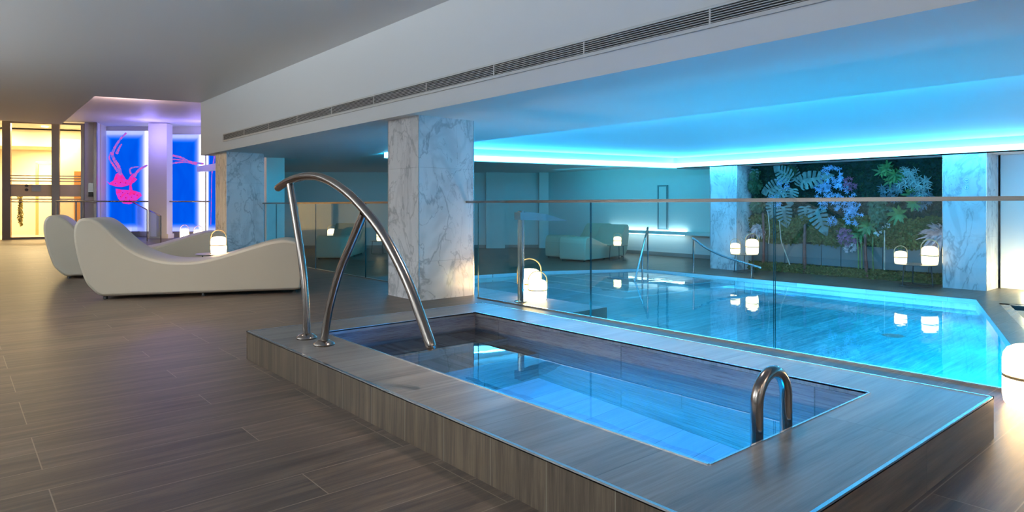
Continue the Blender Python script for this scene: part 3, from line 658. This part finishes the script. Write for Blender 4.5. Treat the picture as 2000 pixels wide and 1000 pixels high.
# ------------------------------------------------------------------ far left: glazed door wall and warm room
A0 = Vector((1.347,24.844)); dD = (Vector((3.079,24.171))-A0).normalized(); nD = Vector((-dD.y, dD.x))
rzD = math.atan2(dD.y, dD.x)
def onD(s, off=0): return (A0.x+dD.x*s+nD.x*off, A0.y+dD.y*s+nD.y*off)
dw = thing('glazed_door_wall', 'tall framed glass doors with frosted bands lit by the warm room behind', 'glass door', (A0.x, A0.y, 0), rzD)
def dbox(name, s0, s1, d0, d1, z0, z1, mat, par=None):
    bm = NB(); box(bm, s0, s1, d0, d1, z0, z1); return obj(name, bm, mat, par or dw)
for s0, s1 in ((-.19,.02),(1.07,1.27),(1.84,1.93)): dbox('frame_post', s0, s1, -.05, .05, 0, 3.56, FRAME)
for s0, s1 in ((.02,1.07),(1.27,1.84)):
    dbox('frame_bottom', s0, s1, -.04, .04, 0, .07, FRAME); dbox('frame_top', s0, s1, -.04, .04, 3.50, 3.56, FRAME)
    dbox('glass_pane', s0, s1, -.006, .006, .07, 3.50, DGLASS)
    for z0, z1 in ((1.91,1.94),(1.83,1.86),(1.75,1.78),(1.30,1.66),(1.20,1.23),(1.12,1.15)): dbox('frosted_band', s0, s1, -.012, -.007, z0, z1, FROST)
dbox('glass_pane', -5.4, -.19, -.006, .006, .0, 3.50, DGLASS)
dbox('notice_plate', .55, .78, -.03, -.013, 1.45, 1.66, ALU)
for z in (1.50, 1.62):
    bm = NB(); lathe(bm, [(0,0),(.045,0),(.045,.012),(0,.012)], 20); bmesh.ops.rotate(bm, verts=bm.verts, matrix=Matrix.Rotation(PI/2, 3, 'X')); obj('round_sticker', bm, plain('sticker_grey', (.15,.13,.12), .5), dw, loc=(.42,-.013,z))
bm = NB(); wallseg(bm, onD(1.93), onD(2.28), 0, 3.6, .3); struct(obj('wall_door_side', bm, P_white))
t = thing('door_keypad', 'grey access panel with buttons on the wall strip beside the glass doors', 'keypad', (onD(2.1,-.01)[0], onD(2.1,-.01)[1], 1.3), rzD)
bm = NB(); box(bm,-.07,.07,-.015,0,0,.42); obj('plate', bm, ALU, t)
bm = NB(); box(bm,-.06,.07,-.03,-.016,0,.14); obj('reader', bm, BLACKP, t)
bm = NB(); wallseg(bm, onD(2.2,-.12), onD(2.28,-.12), 0, 3.6, .1); struct(obj('trim_1', bm, FRAME))
# warm room
def rm(name, s0, s1, d0, d1, z0, z1, mat):
    bm = NB(); box(bm, s0, s1, d0, d1, z0, z1); o = obj(name, bm, mat); o.location = (A0.x, A0.y, 0); o.rotation_euler = (0, 0, rzD); return o
struct(rm('floor_warm_room', -5.5, 2.3, .06, 4.2, -.19, .001, plain('pale_warm_floor', (.6,.5,.35), .3)))
struct(rm('wall_warm_back', -5.5, 2.3, 4.2, 4.3, 0, 3.6, P_warm))
struct(rm('wall_warm_right', 2.2, 2.3, .31, 4.2, 0, 3.6, P_warm))
struct(rm('wall_warm_left', -5.5, -5.4, .1, 4.2, 0, 3.6, P_warm))
struct(rm('wall_warm_return', .85, 2.2, 1.6, 1.75, 0, 3.2, P_warm))
struct(rm('ceiling_warm_lower', -5.4, 2.2, 2.4, 4.2, 3.0, 3.55, P_warm))
t = tag(rm('wood_wall_panel', 1.25, 2.1, 1.55, 1.595, 0, 2.15, plain('orange_wood', (.50,.24,.07), .4)), 'orange brown wooden panel behind the narrow glass pane', 'panel')
t = thing('wall_clock', 'round dark clock high on the warm wall behind glass', 'clock', (onD(1.62,.9)[0], onD(1.62,.9)[1], 2.83), rzD)
t.location = (onD(1.78,1.59)[0], onD(1.78,1.59)[1], 2.87)
bm = NB(); lathe(bm, [(0,0),(.16,0),(.16,.03),(.145,.035),(0,.035)], 28); bmesh.ops.rotate(bm, verts=bm.verts, matrix=Matrix.Rotation(PI/2, 3, 'X')); obj('clock_face', bm, plain('clock_dark', (.06,.05,.04), .4), t)
bm = NB(); box(bm,-.006,.006,-.042,-.037,0,.10); obj('hand', bm, P_white, t).rotation_euler = (0, 1.05, 0)
bm = NB(); box(bm,-.008,.008,-.042,-.037,0,.07); obj('hand', bm, P_white, t).rotation_euler = (0, -2.0, 0)
t = thing('inner_glass_door', 'inner framed doorway seen through the left glass pane', 'door', (A0.x, A0.y, 0), rzD)
for s0, s1, z0, z1 in ((-.35,-.28,0,2.5),(.28,.36,0,2.5),(-.35,.36,2.45,2.55)): 
    bm = NB(); box(bm, s0, s1, 3.3, 3.38, z0, z1); obj('frame', bm, plain('tan_frame', (.55,.36,.15), .4), t)
t = thing('inner_glass_door', 'second tan doorway at the back of the warm room', 'door', (A0.x, A0.y, 0), rzD)
for s0, s1, z0, z1 in ((.62,.70,0,2.1),(.62,.85,2.05,2.15)): 
    bm = NB(); box(bm, s0, s1, 2.6, 2.68, z0, z1); obj('frame', bm, plain('tan_frame', (.55,.36,.15), .4), t)
cluster('potted_plant', 'yellow green bush at the lower left of the warm room', [(0,.7,.35,1),(0,1.2,.2,.5)], 60, leafmat('warm_bush', (.35,.30,.06)), .12, .04)
o = bpy.data.objects['potted_plant']; o.location = (onD(.05,1.2)[0], onD(.05,1.2)[1], .75)
t = thing('ceiling_downlight', 'round bright downlight in the ceiling of the warm room', 'ceiling light', (onD(.42,1.6)[0], onD(.42,1.6)[1], 3.59))
bm = NB(); lathe(bm, [(0,0),(.09,0),(.09,-.015),(0,-.015)], 20); obj('lamp_disc', bm, emit('warm_disc', (1,.75,.4), 25), t)

# ------------------------------------------------------------------ backlit blue picture panels
def artmat():
    m, nt, b = M('backlit_blue_print'); N = nt.nodes; L = nt.links; N.remove(b)
    uv = N.new('ShaderNodeUVMap'); s = N.new('ShaderNodeSeparateXYZ'); L.new(uv.outputs[0], s.inputs[0])
    def edge(o, w0):
        a = N.new('ShaderNodeMath'); a.operation = 'SUBTRACT'; a.inputs[1].default_value = .5; L.new(o, a.inputs[0])
        b_ = N.new('ShaderNodeMath'); b_.operation = 'ABSOLUTE'; L.new(a.outputs[0], b_.inputs[0])
        r = N.new('ShaderNodeMapRange'); r.interpolation_type = 'SMOOTHERSTEP'; r.inputs['From Min'].default_value = w0; r.inputs['From Max'].default_value = .485; L.new(b_.outputs[0], r.inputs[0]); return r.outputs[0]
    ex = edge(s.outputs[0], .20); ey = edge(s.outputs[1], .40)
    eys = N.new('ShaderNodeMath'); eys.operation = 'MULTIPLY'; eys.inputs[1].default_value = .55; L.new(ey, eys.inputs[0])
    mx = N.new('ShaderNodeMath'); mx.operation = 'MAXIMUM'; L.new(ex, mx.inputs[0]); L.new(eys.outputs[0], mx.inputs[1])
    n = N.new('ShaderNodeTexNoise'); n.inputs['Scale'].default_value = 2.5; n.inputs['Distortion'].default_value = 1.2; L.new(uv.outputs[0], n.inputs['Vector'])
    ad = N.new('ShaderNodeMath'); ad.operation = 'MULTIPLY_ADD'; ad.inputs[1].default_value = .14; L.new(n.outputs['Fac'], ad.inputs[0]); L.new(mx.outputs[0], ad.inputs[2])
    col = ramp(nt, ad.outputs[0], [(.0, (.0,.06,.75)), (.12, (.0,.13,.95)), (.45, (.12,.2,1)), (.8, (.45,.45,1.0)), (1, (.85,.85,1))])
    st = N.new('ShaderNodeMapRange'); st.inputs['To Min'].default_value = 1.0; st.inputs['To Max'].default_value = 2.6; L.new(mx.outputs[0], st.inputs[0])
    e = N.new('ShaderNodeEmission'); L.new(col, e.inputs[0]); L.new(st.outputs[0], e.inputs[1]); L.new(e.outputs[0], N['Material Output'].inputs[0]); return m
ART = artmat()
def inkmat(name, a, b_, st):
    m, nt, b = M(name); N = nt.nodes; N.remove(b); e = N.new('ShaderNodeEmission'); g = N.new('ShaderNodeNewGeometry'); n = N.new('ShaderNodeTexNoise')
    n.inputs['Scale'].default_value = 7; n.inputs['Detail'].default_value = 4; n.inputs['Distortion'].default_value = 1.5; nt.links.new(g.outputs['Position'], n.inputs['Vector'])
    nt.links.new(ramp(nt, n.outputs['Fac'], [(.38, a), (.62, b_)]), e.inputs[0]); e.inputs[1].default_value = st; nt.links.new(e.outputs[0], N['Material Output'].inputs[0]); return m
INK = inkmat('pink_print', (1.0,.03,.34), (.75,.05,.70), .95); INK2 = inkmat('lilac_print', (.85,.12,.62), (.22,.18,.95), .85); INKD = emit('dark_pink_print', (.55,.0,.2), .9)
def artpanel(a, b, z0, z1, label):
    d = Vector((b[0]-a[0], b[1]-a[1])); w = d.length; t = thing('backlit_panel', label, 'light panel', (a[0], a[1], 0), math.atan2(d.y, d.x))
    me = bpy.data.meshes.new('glowing_print'); me.from_pydata([(0,0,z0),(w,0,z0),(w,0,z1),(0,0,z1)], [], [(0,1,2,3)]); uvl = me.uv_layers.new(name='UVMap')
    for i, c in enumerate(((0,0),(1,0),(1,1),(0,1))): uvl.data[i].uv = c
    link('glowing_print', me, ART, t)
    bm = NB(); box(bm, 0, w, .01, .08, z0-.02, z1+.02); obj('back_box', bm, ALU, t)
    return t, w
def ink(t, polys, mat, dy, name='jellyfish_print'):
    bm = NB()
    for P in polys:
        vs = [bm.verts.new((x, -dy, z)) for x, z in P]
        es = [bm.edges.new((vs[i], vs[(i+1) % len(vs)])) for i in range(len(vs))]
        bmesh.ops.triangle_fill(bm, edges=es, use_beauty=True)
    return obj(name, bm, mat, t)
def wisp(P, w0, w1, n=6):
    c = catmull([(x, z, 0) for x, z in P], n); L_, R_ = [], []; m = len(c)
    for i in range(m):
        t = (c[min(i+1, m-1)]-c[max(i-1, 0)]).normalized(); nn = Vector((-t.y, t.x, 0)); k = i/(m-1); w = (w0+(w1-w0)*k)*(.65+.5*abs(math.sin(i*1.3)))
        L_.append((c[i]+nn*w)[:2]); R_.append((c[i]-nn*w)[:2])
    return L_+R_[::-1]
t, w = artpanel((3.62,25.14), (4.98,23.99), .18, 3.46, 'left glowing blue panel printed with a pink jellyfish')
kx = w/108.  # panel widths in convenient units
def pz(px, py): return ((px-190)*kx*1.02, 1.03+(401-py)*(21.3/1288))
bell = [(207,352),(214,357),(222,352),(226,340),(232,336),(240,340),(246,350),(256,352),(262,345),(268,350),(262,356),(250,362),(238,365),(226,364),(214,360)]
body = [(226,368),(236,370),(248,371),(262,372),(274,376),(277,382),(270,388),(262,396),(252,399),(240,397),(231,388),(227,378)]
ink(t, [[pz(*p) for p in bell], [pz(*p) for p in body]], INK, .006)
neck = [(250,352),(254,344),(260,338),(266,342),(260,352),(257,362),(259,372),(252,372),(253,362)]
ink(t, [[pz(*p) for p in neck]], INK, .009, 'jellyfish_print')
ws_ = [wisp([pz(*p) for p in q], a, b) for q, a, b in (([(236,342),(232,325),(224,312),(220,300),(226,285),(236,270),(247,258)], .06, .03), ([(231,335),(222,322),(214,308),(217,296)], .04, .02), ([(262,345),(268,335),(276,328),(288,322)], .05, .03), ([(256,340),(254,330),(262,326),(272,325)], .03,.02), ([(228,300),(233,288),(238,280)], .05,.02))]
ink(t, ws_, INK2, .012, 'tentacle_print')
dots = []
for px, py in ((240,376),(250,378),(262,379),(236,384),(246,386),(257,385),(268,381),(243,392),(253,391),(236,356),(246,357),(226,358)):
    x, z = pz(px, py); dots.append([(x+.018*math.cos(a), z+.018*math.sin(a)) for a in [k*PI/3 for k in range(6)]])
ink(t, dots, INKD, .015, 'spot_print')
t, w = artpanel((5.2,23.80), (6.30,22.87), .18, 3.34, 'middle glowing blue panel with a thin pink tentacle')
kx2 = w/84.
def pz2(px, py): return ((px-316)*kx2, 1.03+(401-py)*(21.5/1288))
ink(t, [wisp([pz2(*p) for p in q], a, b) for q, a, b in (([(324,300),(340,304),(356,308),(372,316),(398,320)], .035, .03), ([(326,322),(345,318),(365,317),(385,322)], .03, .02), ([(324,310),(350,312),(375,316)], .02,.02))], INK2, .006, 'tentacle_print')
t, w = artpanel((6.33,22.8), (6.36,21.5), .18, 3.34, 'narrow glowing blue panel turned sideways next to the marble column')
ink(t, [wisp([(.9,3.3),(.8,2.6),(.55,2.0),(.5,1.2),(.45,.4)], .07,.03)], INK2, .006, 'tentacle_print')
# plinth, pier and trims of that wall
bm = NB(); wallseg(bm, (3.45,25.2), (6.32,22.78), 0, .18, -.06); struct(obj('trim_2', bm, P_grey))
bm = NB(); wallseg(bm, (3.45,25.33), (6.9,22.42), 0, 3.6, .1); struct(obj('wall_art', bm, P_white))
bm = NB(); wallseg(bm, (6.5,22.9), (6.48,21.4), 0, 3.6, .1); struct(obj('wall_art_side', bm, P_white))
bm = NB(); wallseg(bm, (4.66,22.93), (5.10,22.56), .3, 3.58, .35); wallseg(bm, (4.63,22.93), (5.13,22.52), 0, .14, .37); struct(obj('wall_pier_lilac', bm, P_white))
bm = NB(); wallseg(bm, (4.66,22.93), (5.10,22.56), .14, .31, .35); struct(obj('wall_pier_base', bm, P_white))
bm = NB(); box(bm, 6.28, 6.38, 21.3, 21.42, 0, 3.6); struct(obj('trim_3', bm, FRAME))

# ceiling fixture near the left edge of the ceiling
t = thing('ceiling_downlight', 'round recessed downlight at the left edge of the grey ceiling', 'ceiling light', (-.18,8.15,3.03))
bm = NB(); lathe(bm, [(.10,-.001),(.13,-.001),(.13,-.012),(.10,-.012),(.10,-.001)], 28); obj('trim_ring', bm, P_white, t, True)
bm = NB(); lathe(bm, [(0,-.004),(.10,-.004)], 28); obj('lens', bm, emit('dim_lens', (1,.9,.8), 1.2), t)

# ------------------------------------------------------------------ lights
def area(name, loc, rot, sx, sy, col, p, spread=180):
    l = bpy.data.lights.new(name, 'AREA'); l.shape = 'RECTANGLE'; l.size = sx; l.size_y = sy; l.color = col; l.energy = p; l.spread = math.radians(spread)
    o = bpy.data.objects.new(name, l); C.objects.link(o); o.location = loc; o.rotation_euler = rot; return o
def point(name, loc, col, p, r=.1):
    l = bpy.data.lights.new(name, 'POINT'); l.color = col; l.energy = p; l.shadow_soft_size = r
    o = bpy.data.objects.new(name, l); C.objects.link(o); o.location = loc; return o
R90 = PI/2
# underwater lamps of the big pool, on the near wall and the peninsula wall, shining along +x
CY = (.0,.50,.95)
for y in (1.4, 2.5, 3.6): area('pool_lamp', (4.60,y,-.85), (0,-R90+.35,0), .5, .7, CY, 88)
for y in (5.6, 7.2): area('pool_lamp', (5.09,y,-.85), (0,-R90+.35,0), .5, .7, CY, 90)
for x in (6.0, 7.4, 8.8, 10.2):
    yy = .57+(x-4.56)*.342
    area('pool_lamp', (x,yy+.06,-.85), (-R90+.35,0,math.radians(180+19)), .7, .4, CY, 78)
for y in (3.6,4.9,6.2,7.5): area('pool_floor_lamp', (11.35,y,-1.3), (0,-PI*.70,0), .15, 1.25, (.12,.58,1), 26)
# spa lamps
for y in (1.55,2.1,2.65,3.2): area('spa_lamp', (1.89,y,-.40), (0,-R90+.75,0), .12, .45, (.0,.36,1), 62, 130)
area('spa_lamp', (2.5,1.235,-.45), (-R90-.75,0,PI), .7, .12, (.0,.36,1), 45, 130)
area('spa_lamp', (1.89,3.96,.01), (0,-R90,0), .05, .25, (.0,.25,1), 4)
area('spa_lamp', (1.89,3.59,-.14), (0,-R90,0), .08, .2, (.0,.25,1), 5)
# cove strips shining up and inward
area('cove_strip', (12.93,3.0,1.98), (0,math.radians(116),0), .06, 12.6, (.03,.42,.95), 290)
area('cove_strip', (6.12,3.2,2.04), (0,math.radians(-104),0), .04, 13.5, (.03,.42,.95), 420)
area('cove_strip', (9.5,9.95,1.98), (math.radians(244),0,math.radians(-11.9)), 6.8, .06, (.03,.40,.95), 160)
# strips on the outer side of the trough washing the back walls
area('cove_strip', (9.6,10.25,2.06), (math.radians(62),0,math.radians(-11.9)), 6.8, .06, (.0,.50,.72), 75)
area('cove_strip', (13.95,12.0,2.05), (0,math.radians(-60),0), .06, 5, (.0,.50,.72), 22)
area('cove_strip', (6.3,12.2,2.06), (math.radians(62),0,0), 1.6, .06, (.0,.45,.75), 25)
# unseen fill lights added overhead to lift the floor and spa
for x, y, p in ((1.0,-2.0,14),(3.0,-2.5,34),(-.8,-.6,9)):
    area('fill_down', (x,y,3.02), (0,0,0), .4, .4, (1,.78,.58), p)
area('fill_down', (2.9,2.6,1.99+1.03), (0,0,0), .3, .3, (1,.88,.78), 22, 70)  # added to offset the cyan cast on the spa rim
area('fill_down', (1.6,6.6,3.02), (0,0,0), .3, .3, (1,.9,.8), 22, 90)  # added to brighten the middle of the floor
area('fill_down', (4.2,-1.4,1.995), (0,0,0), .3, .3, (1,.82,.6), 14, 120)
# unseen fill lights added behind and left of the viewpoint to brighten the ceiling
for x, y, p in ((-3.6,1,150),(-3.6,5.5,520),(-3.6,10,520),(0,-3.6,26),(3,-3.6,26)):
    area('fill_uplight', (x,y,2.0), (PI,0,0), .5, .5, (.78,.91,1), p*1.15)
# warm room behind the doors
for s_, d in ((-1.2,1.3),(.6,1.2),(-.2,3.0)):
    q = onD(s_, d); area('warm_room_lamp', (q[0], q[1], 3.55 if d < 2 else 2.98), (0,0,0), .8, .5, (1,.76,.40), 180)
# spot lamp behind the end of the bulkhead washing the raised ceiling
point('alcove_light', (4.55,22.2,3.1), (.30,.24,1), 34, .15)
point('alcove_light', (5.7,21.6,3.1), (.35,.24,1), 22, .15)
area('wall_washer', (4.35,15.3,3.2), (PI,0,0), .5, .3, (1,.72,.50), 75)
area('wall_washer', (3.0,17.5,3.0), (PI,0,0), .5, .3, (1,.66,.60), 34)
# uplight by the right wall
point('wall_washer', (13.45,2.75,zd+.15), (1,.75,.40), 38, .08)
world = bpy.data.worlds.new('World'); S.world = world; world.use_nodes = True
world.node_tree.nodes['Background'].inputs[0].default_value = (.02,.02,.025,1); world.node_tree.nodes['Background'].inputs[1].default_value = .3

# ------------------------------------------------------------------ camera and view
cam = bpy.data.cameras.new('camera'); co = bpy.data.objects.new('camera', cam); C.objects.link(co)
cam.sensor_width = 36; cam.lens = 36*1288/2000; cam.shift_y = -99/2000; cam.clip_start = .02
co.location = (0,0,1.03); co.rotation_euler = (PI/2, 0, -math.radians(40.37)); S.camera = co
S.view_settings.view_transform = 'Standard'; S.view_settings.look = 'None'; S.view_settings.exposure = 0; S.view_settings.gamma = 1; S.view_settings.use_curve_mapping = False
cy = S.cycles
cy.use_denoising = True; cy.max_bounces = 8; cy.diffuse_bounces = 4; cy.glossy_bounces = 4; cy.transmission_bounces = 8; cy.transparent_max_bounces = 24
cy.caustics_reflective = False; cy.caustics_refractive = True; cy.sample_clamp_indirect = 6; cy.blur_glossy = .5
